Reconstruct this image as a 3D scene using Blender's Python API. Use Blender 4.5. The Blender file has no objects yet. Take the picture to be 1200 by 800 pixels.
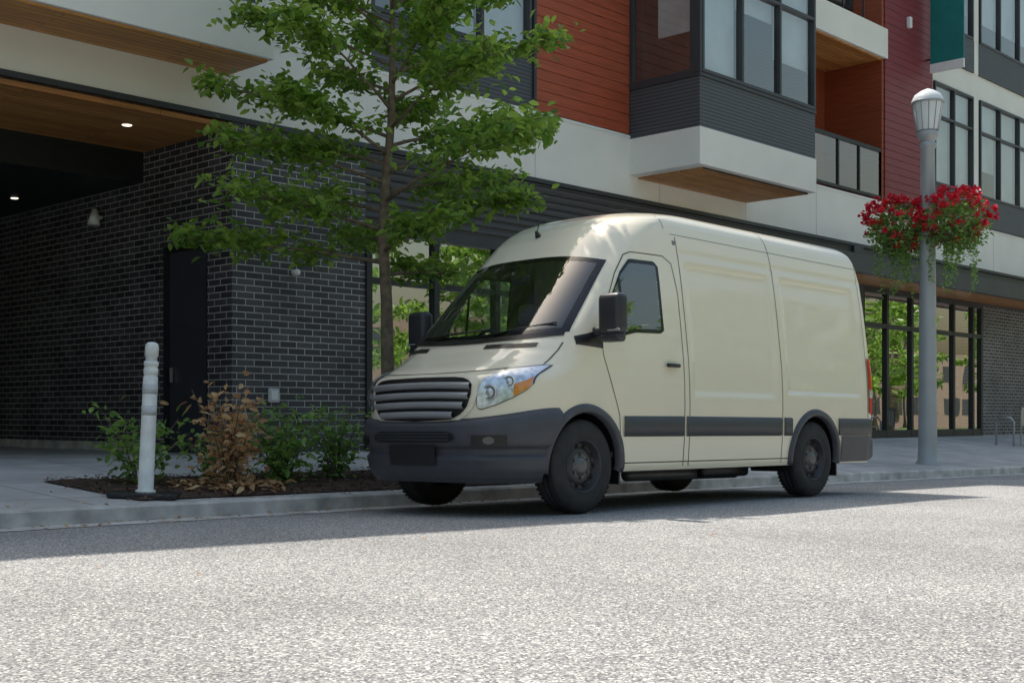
import bpy, bmesh, math, random
import numpy as np
from mathutils import Vector, Matrix
random.seed(7)
R=random.random
def U(a,b): return a+(b-a)*random.random()
scene=bpy.context.scene
COL=scene.collection

# ------------------------------------------------------------------ materials
def nt(name):
    m=bpy.data.materials.new(name); m.use_nodes=True
    t=m.node_tree; b=t.nodes['Principled BSDF']
    return m,t,b
def N(t,ty,**kw):
    n=t.nodes.new(ty)
    for k,v in kw.items(): setattr(n,k,v)
    return n
def L(t,a,b): t.links.new(a,b)
def c4(c): return (c[0],c[1],c[2],1)
def mat(name,col,rough=.6,metal=0,var=.12,scale=3.0,bump=0.0,bscale=60,coat=0,spec=.5,dirt=None):
    m,t,b=nt(name)
    b.inputs['Roughness'].default_value=rough; b.inputs['Metallic'].default_value=metal
    b.inputs['Coat Weight'].default_value=coat; b.inputs['Coat Roughness'].default_value=.05
    b.inputs['Specular IOR Level'].default_value=spec
    tc=N(t,'ShaderNodeTexCoord')
    n=N(t,'ShaderNodeTexNoise'); n.inputs['Scale'].default_value=scale; n.inputs['Detail'].default_value=6
    L(t,tc.outputs['Object'],n.inputs['Vector'])
    r=N(t,'ShaderNodeMapRange'); r.inputs[1].default_value=.3; r.inputs[2].default_value=.7
    r.inputs[3].default_value=1-var; r.inputs[4].default_value=1+var
    L(t,n.outputs[0],r.inputs[0])
    mx=N(t,'ShaderNodeVectorMath',operation='SCALE'); mx.inputs[0].default_value=col[:3]
    L(t,r.outputs[0],mx.inputs['Scale']); L(t,mx.outputs[0],b.inputs['Base Color'])
    if bump>0:
        n2=N(t,'ShaderNodeTexNoise'); n2.inputs['Scale'].default_value=bscale; n2.inputs['Detail'].default_value=4
        L(t,tc.outputs['Object'],n2.inputs['Vector'])
        bp=N(t,'ShaderNodeBump'); bp.inputs['Strength'].default_value=bump; bp.inputs['Distance'].default_value=.01
        L(t,n2.outputs[0],bp.inputs['Height']); L(t,bp.outputs[0],b.inputs['Normal'])
    return m

def brick_mat(name,axis):
    m,t,b=nt(name); b.inputs['Roughness'].default_value=.5
    tc=N(t,'ShaderNodeTexCoord'); s=N(t,'ShaderNodeSeparateXYZ'); L(t,tc.outputs['Object'],s.inputs[0])
    c=N(t,'ShaderNodeCombineXYZ'); L(t,s.outputs[axis],c.inputs[0]); L(t,s.outputs[2],c.inputs[1])
    br=N(t,'ShaderNodeTexBrick'); L(t,c.outputs[0],br.inputs['Vector'])
    br.inputs['Scale'].default_value=1; br.inputs['Brick Width'].default_value=.26; br.inputs['Row Height'].default_value=.084
    br.inputs['Mortar Size'].default_value=.0068; br.inputs['Mortar Smooth'].default_value=.15
    br.inputs['Color1'].default_value=(.040,.038,.045,1); br.inputs['Color2'].default_value=(.10,.095,.11,1)
    br.inputs['Mortar'].default_value=(.48,.46,.43,1); br.inputs['Bias'].default_value=-.1
    n=N(t,'ShaderNodeTexNoise'); n.inputs['Scale'].default_value=1.3; n.inputs['Detail'].default_value=8; L(t,tc.outputs['Object'],n.inputs['Vector'])
    r=N(t,'ShaderNodeMapRange'); r.inputs[1].default_value=.3;r.inputs[2].default_value=.7;r.inputs[3].default_value=.7;r.inputs[4].default_value=1.25
    L(t,n.outputs[0],r.inputs[0])
    v=N(t,'ShaderNodeVectorMath',operation='SCALE'); L(t,br.outputs['Color'],v.inputs[0]); L(t,r.outputs[0],v.inputs['Scale'])
    L(t,v.outputs[0],b.inputs['Base Color'])
    bp=N(t,'ShaderNodeBump',invert=True); bp.inputs['Strength'].default_value=.7; bp.inputs['Distance'].default_value=.008
    L(t,br.outputs['Fac'],bp.inputs['Height']); L(t,bp.outputs[0],b.inputs['Normal'])
    return m
def wood_mat(name,axis=0):
    m,t,b=nt(name); b.inputs['Roughness'].default_value=.5
    tc=N(t,'ShaderNodeTexCoord'); s=N(t,'ShaderNodeSeparateXYZ'); L(t,tc.outputs['Object'],s.inputs[0])
    c=N(t,'ShaderNodeCombineXYZ'); L(t,s.outputs[0],c.inputs[0]); L(t,s.outputs[1],c.inputs[1])
    br=N(t,'ShaderNodeTexBrick'); L(t,c.outputs[0],br.inputs['Vector'])
    br.inputs['Scale'].default_value=1; br.inputs['Brick Width'].default_value=3.2; br.inputs['Row Height'].default_value=.11
    br.inputs['Mortar Size'].default_value=.004
    br.inputs['Color1'].default_value=(.46,.19,.055,1); br.inputs['Color2'].default_value=(.66,.32,.10,1); br.inputs['Mortar'].default_value=(.04,.02,.01,1)
    mp=N(t,'ShaderNodeMapping'); mp.inputs['Scale'].default_value=(1.2,25,25); L(t,tc.outputs['Object'],mp.inputs[0])
    n=N(t,'ShaderNodeTexNoise'); n.inputs['Scale'].default_value=2; n.inputs['Detail'].default_value=6; L(t,mp.outputs[0],n.inputs['Vector'])
    r=N(t,'ShaderNodeMapRange'); r.inputs[1].default_value=.3;r.inputs[2].default_value=.7;r.inputs[3].default_value=.65;r.inputs[4].default_value=1.3
    L(t,n.outputs[0],r.inputs[0])
    v=N(t,'ShaderNodeVectorMath',operation='SCALE'); L(t,br.outputs['Color'],v.inputs[0]); L(t,r.outputs[0],v.inputs['Scale'])
    L(t,v.outputs[0],b.inputs['Base Color'])
    return m
def siding_mat(name,col):
    # painted wood-grain boards: fine horizontal streaks
    m,t,b=nt(name); b.inputs['Roughness'].default_value=.48
    tc=N(t,'ShaderNodeTexCoord')
    mp=N(t,'ShaderNodeMapping'); mp.inputs['Scale'].default_value=(1.5,1.5,45); L(t,tc.outputs['Object'],mp.inputs[0])
    n=N(t,'ShaderNodeTexNoise'); n.inputs['Scale'].default_value=1.6; n.inputs['Detail'].default_value=6; L(t,mp.outputs[0],n.inputs['Vector'])
    r=N(t,'ShaderNodeMapRange'); r.inputs[1].default_value=.3;r.inputs[2].default_value=.7;r.inputs[3].default_value=.72;r.inputs[4].default_value=1.25
    L(t,n.outputs[0],r.inputs[0])
    v=N(t,'ShaderNodeVectorMath',operation='SCALE'); v.inputs[0].default_value=col; L(t,r.outputs[0],v.inputs['Scale']); L(t,v.outputs[0],b.inputs['Base Color'])
    bp=N(t,'ShaderNodeBump'); bp.inputs['Strength'].default_value=.25; bp.inputs['Distance'].default_value=.003
    L(t,n.outputs[0],bp.inputs['Height']); L(t,bp.outputs[0],b.inputs['Normal'])
    return m
def glass_mat(name,refl=.12,tint=(.8,.85,.85),rough=.0,k=1.3,wob=.15):
    m,t,b=nt(name); t.nodes.remove(b)
    out=t.nodes['Material Output']
    ge=N(t,'ShaderNodeNewGeometry')
    io=N(t,'ShaderNodeMapRange'); io.inputs[3].default_value=1.5; io.inputs[4].default_value=1/1.5
    L(t,ge.outputs['Backfacing'],io.inputs[0])
    fr=N(t,'ShaderNodeFresnel'); L(t,io.outputs[0],fr.inputs['IOR'])
    ad=N(t,'ShaderNodeMath',operation='MULTIPLY_ADD'); ad.use_clamp=True; ad.inputs[1].default_value=k; ad.inputs[2].default_value=refl
    L(t,fr.outputs[0],ad.inputs[0])
    tr=N(t,'ShaderNodeBsdfTransparent'); tr.inputs[0].default_value=c4(tint)
    gl=N(t,'ShaderNodeBsdfGlossy'); gl.inputs['Roughness'].default_value=rough; gl.inputs['Color'].default_value=(.95,.97,1,1)
    tc=N(t,'ShaderNodeTexCoord'); n=N(t,'ShaderNodeTexNoise'); n.inputs['Scale'].default_value=.9; n.inputs['Detail'].default_value=1
    L(t,tc.outputs['Object'],n.inputs['Vector'])
    bp=N(t,'ShaderNodeBump'); bp.inputs['Strength'].default_value=wob; bp.inputs['Distance'].default_value=.02
    L(t,n.outputs[0],bp.inputs['Height']); L(t,bp.outputs[0],gl.inputs['Normal'])
    mx=N(t,'ShaderNodeMixShader'); L(t,ad.outputs[0],mx.inputs[0]); L(t,tr.outputs[0],mx.inputs[1]); L(t,gl.outputs[0],mx.inputs[2])
    L(t,mx.outputs[0],out.inputs[0])
    return m
def leaf_mat(name,c1,c2,trans=.35):
    m,t,b=nt(name); out=t.nodes['Material Output']
    g=N(t,'ShaderNodeNewGeometry'); cr=N(t,'ShaderNodeValToRGB')
    cr.color_ramp.elements[0].color=c4(c1); cr.color_ramp.elements[1].color=c4(c2)
    L(t,g.outputs['Random Per Island'],cr.inputs[0]); L(t,cr.outputs[0],b.inputs['Base Color'])
    b.inputs['Roughness'].default_value=.38
    tr=N(t,'ShaderNodeBsdfTranslucent'); hs=N(t,'ShaderNodeHueSaturation'); hs.inputs['Value'].default_value=2.0; hs.inputs['Hue'].default_value=.48
    L(t,cr.outputs[0],hs.inputs['Color']); L(t,hs.outputs[0],tr.inputs[0])
    mx=N(t,'ShaderNodeMixShader'); mx.inputs[0].default_value=trans
    L(t,b.outputs[0],mx.inputs[1]); L(t,tr.outputs[0],mx.inputs[2]); L(t,mx.outputs[0],out.inputs[0])
    return m
def asphalt_mat():
    m,t,b=nt('asphalt'); b.inputs['Roughness'].default_value=.85
    tc=N(t,'ShaderNodeTexCoord')
    v=N(t,'ShaderNodeTexVoronoi'); v.inputs['Scale'].default_value=125; L(t,tc.outputs['Object'],v.inputs['Vector'])
    n=N(t,'ShaderNodeTexNoise'); n.inputs['Scale'].default_value=60; n.inputs['Detail'].default_value=4; L(t,tc.outputs['Object'],n.inputs['Vector'])
    big=N(t,'ShaderNodeTexNoise'); big.inputs['Scale'].default_value=.5; big.inputs['Detail'].default_value=8; L(t,tc.outputs['Object'],big.inputs['Vector'])
    sv=N(t,'ShaderNodeSeparateColor'); L(t,v.outputs['Color'],sv.inputs[0])
    cr=N(t,'ShaderNodeValToRGB'); e=cr.color_ramp.elements
    e[0].color=(.10,.102,.108,1); e[1].color=(.80,.76,.70,1); e[0].position=.0; e[1].position=1
    k=cr.color_ramp.elements.new(.4); k.color=(.245,.243,.243,1)
    k=cr.color_ramp.elements.new(.85); k.color=(.42,.41,.39,1)
    L(t,sv.outputs[0],cr.inputs[0])
    mr=N(t,'ShaderNodeMapRange'); mr.inputs[1].default_value=.3;mr.inputs[2].default_value=.7;mr.inputs[3].default_value=.82;mr.inputs[4].default_value=1.18
    L(t,big.outputs[0],mr.inputs[0])
    mr2=N(t,'ShaderNodeMapRange'); mr2.inputs[1].default_value=.35;mr2.inputs[2].default_value=.65;mr2.inputs[3].default_value=.72;mr2.inputs[4].default_value=1.28
    L(t,n.outputs[0],mr2.inputs[0])
    mm=N(t,'ShaderNodeMath',operation='MULTIPLY'); L(t,mr.outputs[0],mm.inputs[0]); L(t,mr2.outputs[0],mm.inputs[1])
    sc=N(t,'ShaderNodeVectorMath',operation='SCALE'); L(t,cr.outputs[0],sc.inputs[0]); L(t,mm.outputs[0],sc.inputs['Scale'])
    L(t,sc.outputs[0],b.inputs['Base Color'])
    bp=N(t,'ShaderNodeBump',invert=True); bp.inputs['Strength'].default_value=.5; bp.inputs['Distance'].default_value=.004
    L(t,v.outputs['Distance'],bp.inputs['Height']); L(t,bp.outputs[0],b.inputs['Normal'])
    return m
def concrete_mat(name,col,joint=1.5):
    m,t,b=nt(name); b.inputs['Roughness'].default_value=.8
    tc=N(t,'ShaderNodeTexCoord')
    br=N(t,'ShaderNodeTexBrick'); br.offset=0; L(t,tc.outputs['Object'],br.inputs['Vector'])
    br.inputs['Scale'].default_value=1; br.inputs['Brick Width'].default_value=joint; br.inputs['Row Height'].default_value=joint
    br.inputs['Mortar Size'].default_value=.008
    br.inputs['Color1'].default_value=c4(col); br.inputs['Color2'].default_value=c4([q*.82 for q in col]); br.inputs['Mortar'].default_value=c4([q*.25 for q in col])
    n=N(t,'ShaderNodeTexNoise'); n.inputs['Scale'].default_value=1.6; n.inputs['Detail'].default_value=9; n.inputs['Roughness'].default_value=.65; L(t,tc.outputs['Object'],n.inputs['Vector'])
    r=N(t,'ShaderNodeMapRange'); r.inputs[1].default_value=.3;r.inputs[2].default_value=.7;r.inputs[3].default_value=.72;r.inputs[4].default_value=1.15
    L(t,n.outputs[0],r.inputs[0])
    v=N(t,'ShaderNodeVectorMath',operation='SCALE'); L(t,br.outputs['Color'],v.inputs[0]); L(t,r.outputs[0],v.inputs['Scale'])
    L(t,v.outputs[0],b.inputs['Base Color'])
    n2=N(t,'ShaderNodeTexNoise'); n2.inputs['Scale'].default_value=120; L(t,tc.outputs['Object'],n2.inputs['Vector'])
    bp=N(t,'ShaderNodeBump'); bp.inputs['Strength'].default_value=.3; bp.inputs['Distance'].default_value=.004
    L(t,n2.outputs[0],bp.inputs['Height']); L(t,bp.outputs[0],b.inputs['Normal'])
    return m
def ribbed_mat(name,col,period=.03):
    m,t,b=nt(name); b.inputs['Roughness'].default_value=.5; b.inputs['Base Color'].default_value=c4(col)
    tc=N(t,'ShaderNodeTexCoord'); s=N(t,'ShaderNodeSeparateXYZ'); L(t,tc.outputs['Object'],s.inputs[0])
    w=N(t,'ShaderNodeMath',operation='PINGPONG'); w.inputs[1].default_value=period; L(t,s.outputs[2],w.inputs[0])
    dv=N(t,'ShaderNodeMath',operation='DIVIDE'); dv.inputs[1].default_value=period; L(t,w.outputs[0],dv.inputs[0])
    r=N(t,'ShaderNodeMapRange'); r.inputs[3].default_value=.6; r.inputs[4].default_value=1.3; L(t,dv.outputs[0],r.inputs[0])
    v=N(t,'ShaderNodeVectorMath',operation='SCALE'); v.inputs[0].default_value=col; L(t,r.outputs[0],v.inputs['Scale']); L(t,v.outputs[0],b.inputs['Base Color'])
    bp=N(t,'ShaderNodeBump'); bp.inputs['Strength'].default_value=.6; bp.inputs['Distance'].default_value=.01; L(t,dv.outputs[0],bp.inputs['Height']); L(t,bp.outputs[0],b.inputs['Normal'])
    return m

M={}
M['asphalt']=asphalt_mat()
M['sidewalk']=concrete_mat('sidewalk_concrete',(.60,.585,.56))
M['curb']=mat('curb_concrete',(.54,.52,.49),.85,var=.35,scale=4,bump=.4,bscale=90)
M['white']=mat('white_stucco',(.90,.87,.80),.75,var=.05,scale=.9,bump=.15,bscale=150)
M['whitetrim']=mat('white_trim',(.85,.86,.85),.5,var=.03)
M['brickx']=brick_mat('dark_brick_front',0); M['bricky']=brick_mat('dark_brick_return',1)
M['wood']=wood_mat('wood_soffit')
M['black']=mat('black_steel',(.018,.019,.022),.45,var=.2)
M['dark']=mat('dark_grey_metal',(.045,.048,.055),.45,var=.15)
M['door']=mat('service_door_paint',(.05,.052,.065),.4,var=.1)
M['frame']=mat('window_frame',(.05,.052,.058),.4,var=.1)
M['rib']=ribbed_mat('dark_ribbed_panel',(.085,.09,.10),.03)
M['louver']=ribbed_mat('louver',(.07,.07,.08),.06)
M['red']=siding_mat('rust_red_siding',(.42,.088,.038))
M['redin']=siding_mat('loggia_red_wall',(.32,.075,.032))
M['maroon']=siding_mat('maroon_siding',(.24,.036,.045))
M['interior']=mat('interior_dark',(.05,.048,.045),.8)
M['interior2']=mat('interior_wall',(.12,.11,.10),.8,var=.5,scale=.8)
M['curtain']=mat('window_blind',(.70,.72,.73),.8,var=.15,scale=1.2)
M['glass']=glass_mat('window_glass',.18)
M['glassroom']=glass_mat('storefront_glass',.48,(.75,.8,.79))
M['teal']=mat('teal_banner',(.01,.20,.19),.5)
M['bark']=mat('bark',(.20,.155,.11),.9,var=.35,scale=14,bump=.8,bscale=40)
M['leaf']=leaf_mat('tree_leaf',(.07,.17,.02),(.26,.40,.07),.45)
M['leafbg']=leaf_mat('tree_leaf_background',(.08,.19,.02),(.25,.40,.07),.4)
M['shrubleaf']=leaf_mat('shrub_leaf',(.08,.19,.04),(.26,.42,.10),.35)
M['dryleaf']=leaf_mat('dry_leaf',(.28,.14,.06),(.66,.48,.24),.3)
M['mulch']=mat('mulch',(.065,.04,.028),.95,var=.6,scale=25,bump=1,bscale=45)
M['post']=mat('white_plastic',(.84,.84,.80),.5,var=.14,scale=8)
M['lamp']=mat('grey_painted_metal',(.42,.44,.46),.4,metal=.2,var=.06)
M['flower']=leaf_mat('red_petals',(.48,.004,.012),(.80,.02,.03),.15)
M['pink']=leaf_mat('pink_petals',(.6,.25,.3),(.8,.5,.5),.2)
M['steel']=mat('galvanised_steel',(.5,.5,.5),.35,metal=.8)
M['lawn']=mat('grass',(.08,.14,.03),.9,var=.3)
M['outlet']=mat('outlet_grey',(.6,.6,.6),.5)
M['lampglass']=mat('lamp_lens',(.82,.84,.85),.25,var=.05)
M['band']=mat('reflective_band_grey',(.62,.63,.63),.35,var=.1)

# ------------------------------------------------------------------ helpers
def empty(name,loc=(0,0,0)):
    e=bpy.data.objects.new(name,None); e.location=loc; COL.objects.link(e); return e
def mk(name,verts,faces,mats,parent=None,smooth=False,fm=None):
    me=bpy.data.meshes.new(name); me.from_pydata([tuple(v) for v in verts],[],faces)
    if not isinstance(mats,(list,tuple)): mats=[mats]
    for m in mats: me.materials.append(m)
    if fm is not None: me.polygons.foreach_set('material_index',fm)
    if smooth: me.polygons.foreach_set('use_smooth',[True]*len(me.polygons))
    me.update()
    o=bpy.data.objects.new(name,me); COL.objects.link(o)
    if parent: o.parent=parent
    return o
def boxes(name,lst,m,parent=None,bevel=0,seg=2):
    V=[];F=[]
    for (x0,x1,y0,y1,z0,z1) in lst:
        i=len(V)
        V+=[(x0,y0,z0),(x1,y0,z0),(x1,y1,z0),(x0,y1,z0),(x0,y0,z1),(x1,y0,z1),(x1,y1,z1),(x0,y1,z1)]
        F+=[(i,i+3,i+2,i+1),(i+4,i+5,i+6,i+7),(i,i+1,i+5,i+4),(i+1,i+2,i+6,i+5),(i+2,i+3,i+7,i+6),(i+3,i,i+4,i+7)]
    o=mk(name,V,F,m,parent)
    if bevel:
        b=o.modifiers.new('b','BEVEL'); b.width=bevel; b.segments=seg; b.limit_method='ANGLE'
        if seg>2: o.data.polygons.foreach_set('use_smooth',[True]*len(o.data.polygons))
    return o
def box(name,x0,x1,y0,y1,z0,z1,m,parent=None,bevel=0,seg=2): return boxes(name,[(x0,x1,y0,y1,z0,z1)],m,parent,bevel,seg)
def tubegeo(pts,rads,n=8,V=None,F=None,cap=True):
    V=[] if V is None else V; F=[] if F is None else F
    pts=[Vector(p) for p in pts]; base=len(V)
    for i,p in enumerate(pts):
        d=(pts[min(i+1,len(pts)-1)]-pts[max(i-1,0)]).normalized()
        a=d.orthogonal().normalized() if abs(d.z)>.95 else d.cross(Vector((0,0,1))).normalized()
        b=d.cross(a)
        for k in range(n):
            an=2*math.pi*k/n; V.append(p+(a*math.cos(an)+b*math.sin(an))*rads[i])
    for i in range(len(pts)-1):
        for k in range(n):
            a=base+i*n+k; b=base+i*n+(k+1)%n
            F.append((a,b,b+n,a+n))
    if cap:
        F.append(tuple(base+k for k in range(n))[::-1]); F.append(tuple(base+(len(pts)-1)*n+k for k in range(n)))
    return V,F
def tube(name,pts,rads,m,parent=None,n=12):
    if not isinstance(rads,(list,tuple)): rads=[rads]*len(pts)
    V,F=tubegeo(pts,rads,n); return mk(name,V,F,m,parent,True)
def lathe(name,prof,m,parent=None,n=32,axis='z',loc=(0,0,0),smooth=True,fm=None,mats=None):
    V=[];F=[];FM=[]
    for (r,h) in prof:
        for k in range(n):
            a=2*math.pi*k/n; c,s=math.cos(a)*r,math.sin(a)*r
            if axis=='z': V.append((loc[0]+c,loc[1]+s,loc[2]+h))
            else: V.append((loc[0]+c,loc[1]+h,loc[2]+s))
    for i in range(len(prof)-1):
        for k in range(n):
            F.append((i*n+k,i*n+(k+1)%n,(i+1)*n+(k+1)%n,(i+1)*n+k)); FM.append(fm[i] if fm else 0)
    return mk(name,V,F,mats or m,parent,smooth,FM)

# ------------------------------------------------------------------ ground heights
def xs(x):
    x=max(-12,min(45,x))
    if x<4: return -.008*x
    return -.032-.014*(min(x,30)-4)
def zr(x,y): return xs(x)-.02*max(0,min(2.3,y))
FZ=.33
def zs(x,y):
    zc=zr(x,2.3)+.13
    k=max(0,min(1,(y-2.45)/4.05)); return zc+(FZ-zc)*k
def sheet(name,X,Y,f,m,parent=None):
    V=[(x,y,f(x,y)) for y in Y for x in X]; n=len(X)
    F=[(j*n+i,j*n+i+1,(j+1)*n+i+1,(j+1)*n+i) for j in range(len(Y)-1) for i in range(n-1)]
    return mk(name,V,F,m,parent,True)
X=[-150,-80,-40,-20]+list(np.arange(-12,46,1.0))+[60,90,160]
sheet('road',X,[-13,-9,-6,-4,-2,0,.6,1.2,1.8,2.3],zr,M['asphalt'])
sheet('sidewalk',X,[2.45,3.2,4,5,6.5],zs,M['sidewalk'])
sheet('passage_floor_pavement',[-30,-10,1.0],[6.5,10,20],lambda x,y:FZ,M['sidewalk'])
V=[];F=[]
for x in X:
    g=zr(x,2.3); tp=g+.13
    V+=[(x,2.29,g-.1),(x,2.30,tp-.02),(x,2.32,tp),(x,2.452,tp)]
for i in range(len(X)-1):
    for k in range(3): a=i*4+k; F.append((a,a+4,a+5,a+1))
mk('curb',V,F,M['curb'])
gut=sheet('gutter_pavement',X,[1.95,2.295],lambda x,y:zr(x,y)+.004,M['curb'])
sheet('opposite_sidewalk_pavement',X,[-18,-13],lambda x,y:xs(x)+.13,M['sidewalk'])
mk('ground',[(-600,-600,-.9),(700,-600,-.9),(700,600,-.9),(-600,600,-.9)],[(0,1,2,3)],M['lawn'])
sheet('opposite_lawn_ground',X,[-34,-18.01],lambda x,y:xs(x)+.12,M['lawn'])

bed=sheet('planter_bed',list(np.arange(-2.55,2.3,.12)),list(np.arange(2.56,4.3,.1)),lambda x,y:zs(x,y)+.012+.03*random.random()*(1 if 2.6<y<4.2 and -2.5<x<2.2 else 0),M['mulch'])
V=[];F=[]
for i in range(1700):
    x,y=U(-2.65,2.2),U(2.45,4.35); z=zs(x,y)+U(.01,.05); a=U(0,6.28); l=U(.015,.05); w=U(.005,.015)
    dx,dy=math.cos(a),math.sin(a); t=U(-.02,.02); b=len(V)
    V+=[(x-dx*l,y-dy*l,z-t),(x+dy*w,y-dx*w,z+.006),(x+dx*l,y+dy*l,z+t),(x-dy*w,y+dx*w,z+.003)]; F.append((b,b+1,b+2,b+3))
mk('mulch_chips',V,F,mat('mulch_chip',(.14,.08,.05),.9,var=.6,scale=30),bed)

# ------------------------------------------------------------------ foliage
def addleaf(V,F,p,s,up=.6,asp=.55):
    n=Vector((U(-1,1),U(-1,1),U(-.2,1)*1.0+up)).normalized()
    a=n.orthogonal().normalized(); a=Matrix.Rotation(U(0,6.28),3,n)@a; b=n.cross(a)
    l=s*U(.7,1.25); w=l*asp*.5; i=len(V); sag=n*(-.12*l)
    p=Vector(p)
    V+=[p,p+a*l*.35+b*w+n*w*.3,p+a*l*.75+b*w*.7+n*w*.2+sag*.5,p+a*l+sag,p+a*l*.75-b*w*.7+n*w*.2+sag*.5,p+a*l*.35-b*w+n*w*.3]
    F+=[(i,i+1,i+2,i+3),(i,i+3,i+4,i+5)]
LV,LF=[],[]
for i in range(130):
    x=U(-5,1.5); y=2.28-abs(random.gauss(0,.16)); addleaf(LV,LF,(x,y,zr(x,y)+.012),.05,3)
for i in range(50):
    x=U(-5,2.5); y=U(2.4,5); addleaf(LV,LF,(x,y,zs(x,y)+.01),.05,3)
for i in range(16):
    x=U(-6,8); y=U(-2,1.9); addleaf(LV,LF,(x,y,zr(x,y)+.01),.04,3)
mk('fallen_leaves',LV,LF,M['dryleaf'])
def make_tree(name,loc,H,trunk_r,z0,reach,leafs,per,matl,nbr=26,seed=1,parent=None,topr=.25,shape=None):
    random.seed(seed)
    root=empty(name,loc)
    if parent: root.parent=parent
    TV,TF=[],[]; LV,LF=[],[]
    tp=[(0,0,-.05)]; 
    cx=cy=0
    nseg=10
    for i in range(1,nseg+1):
        cx+=U(-.05,.05)*H/6; cy+=U(-.05,.05)*H/6; tp.append((cx,cy,H*i/nseg))
    rr=[trunk_r*(1.25 if i==0 else 1)*(1-.85*i/nseg) for i in range(nseg+1)]
    tubegeo(tp,rr,9,TV,TF)
    def tpos(z):
        k=max(0,min(nseg-1e-3,z/H*nseg)); i=int(k); f=k-i
        return Vector(tp[i]).lerp(Vector(tp[i+1]),f)
    for b in range(nbr):
        f=(b+.5)/nbr; z=z0+(H*.97-z0)*f**.9
        an=b*2.39996+U(-.4,.4)
        rch=(shape(f,an) if shape else reach*(topr+(1-topr)*(1-f)**.8*min(1,.55+2.2*f)))*U(.78,1.15)
        d=Vector((math.cos(an),math.sin(an),0)); rise=.15+.75*f
        p0=tpos(z); pts=[]
        ns=6
        for i in range(ns+1):
            s=i/ns; pts.append(p0+d*rch*s+Vector((U(-.06,.06)*s,U(-.06,.06)*s,rch*rise*(s-.35*s*s)))*1.0)
        r0=trunk_r*.33*(1-.6*f)
        tubegeo(pts,[max(.004,r0*(1-.88*i/ns)) for i in range(ns+1)],5,TV,TF)
        ntw=max(5,int(per*rch/reach))
        for k in range(ntw):
            s=U(.18,1.0)**.8; q=pts[0].lerp(pts[-1],s); i=min(ns-1,int(s*ns)); q=pts[i].lerp(pts[i+1],s*ns-i)
            ta=an+random.choice([-1,1])*U(.3,1.3); tl=rch*U(.12,.38)*(1.15-s*.6)
            td=Vector((math.cos(ta),math.sin(ta),U(-.25,.6)))
            e=q+td*tl; mid=q.lerp(e,.5)+Vector((0,0,.04*tl))
            tubegeo([q,mid,e],[.006*H/5.5,.004*H/5.5,.002*H/5.5],3,TV,TF,False)
            nl=int(U(.5,1.5)*leafs)
            for j in range(nl):
                g=U(.1,1.05); c=q.lerp(e,g)
                c=c+Vector((random.gauss(0,1),random.gauss(0,1),random.gauss(0,.8)))*(.06*H/5.5)
                addleaf(LV,LF,c,LS)
    mk('trunk_and_limbs',TV,TF,M['bark'],root,True)
    mk('leaves',LV,LF,matl,root)
    return root
LS=.110
def shp(f,an):
    base=np.interp(f,[0,.12,.3,.55,.8,1],[1.65,2.0,1.85,1.55,1.25,.7])
    return float(base)
make_tree('street_tree',(.84,3.4,zs(.66,3.4)),6.3,.085,2.1,1.9,19,29,M['leaf'],nbr=42,seed=5,shape=shp)

def shrub(name,loc,h,w,n,ls,m,stems=12,seed=0,fallen=0):
    random.seed(seed); root=empty(name,loc); TV,TF,LV,LF=[],[],[],[]
    for s in range(stems):
        a=U(0,6.28); r=w*U(.25,1); hh=h*U(.55,1)
        pts=[Vector((math.cos(a)*.03,math.sin(a)*.03,-.02)),Vector((math.cos(a)*r*.4,math.sin(a)*r*.4,hh*.55)),Vector((math.cos(a)*r,math.sin(a)*r,hh))]
        tubegeo(pts,[.008,.006,.002],4,TV,TF,False)
        for i in range(n):
            g=U(.15,1.02); q=pts[0].lerp(pts[1],g*2) if g<.5 else pts[1].lerp(pts[2],g*2-1)
            q=q+Vector((random.gauss(0,1),random.gauss(0,1),random.gauss(0,1)))*.07*w/.35
            if q.z<.02: q.z=.03
            addleaf(LV,LF,q,ls)
    for i in range(fallen):
        a=U(0,6.28); r=w*math.sqrt(R())*1.3; addleaf(LV,LF,(math.cos(a)*r,math.sin(a)*r,U(.03,.1)),ls,1.5)
    mk('stems',TV,TF,M['bark'],root,True); mk('leaves',LV,LF,m,root)
shrub('shrub',(-1.94,3.6,zs(-1.94,3.6)),.70,.50,24,.085,M['shrubleaf'],16,11)
shrub('dried_shrub',(-1.39,3.0,zs(-1.4,3)),.92,.42,24,.085,M['dryleaf'],22,12,170)
shrub('shrub',(-.56,3.35,zs(-.56,3.3)),.74,.48,30,.085,M['shrubleaf'],22,13)
shrub('shrub',(.22,3.5,zs(.18,3.4)),.72,.38,26,.08,M['shrubleaf'],16,14)
shrub('shrub',(-1.0,3.9,zs(-1,3.9)),.45,.3,22,.07,M['shrubleaf'],9,15)

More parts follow.
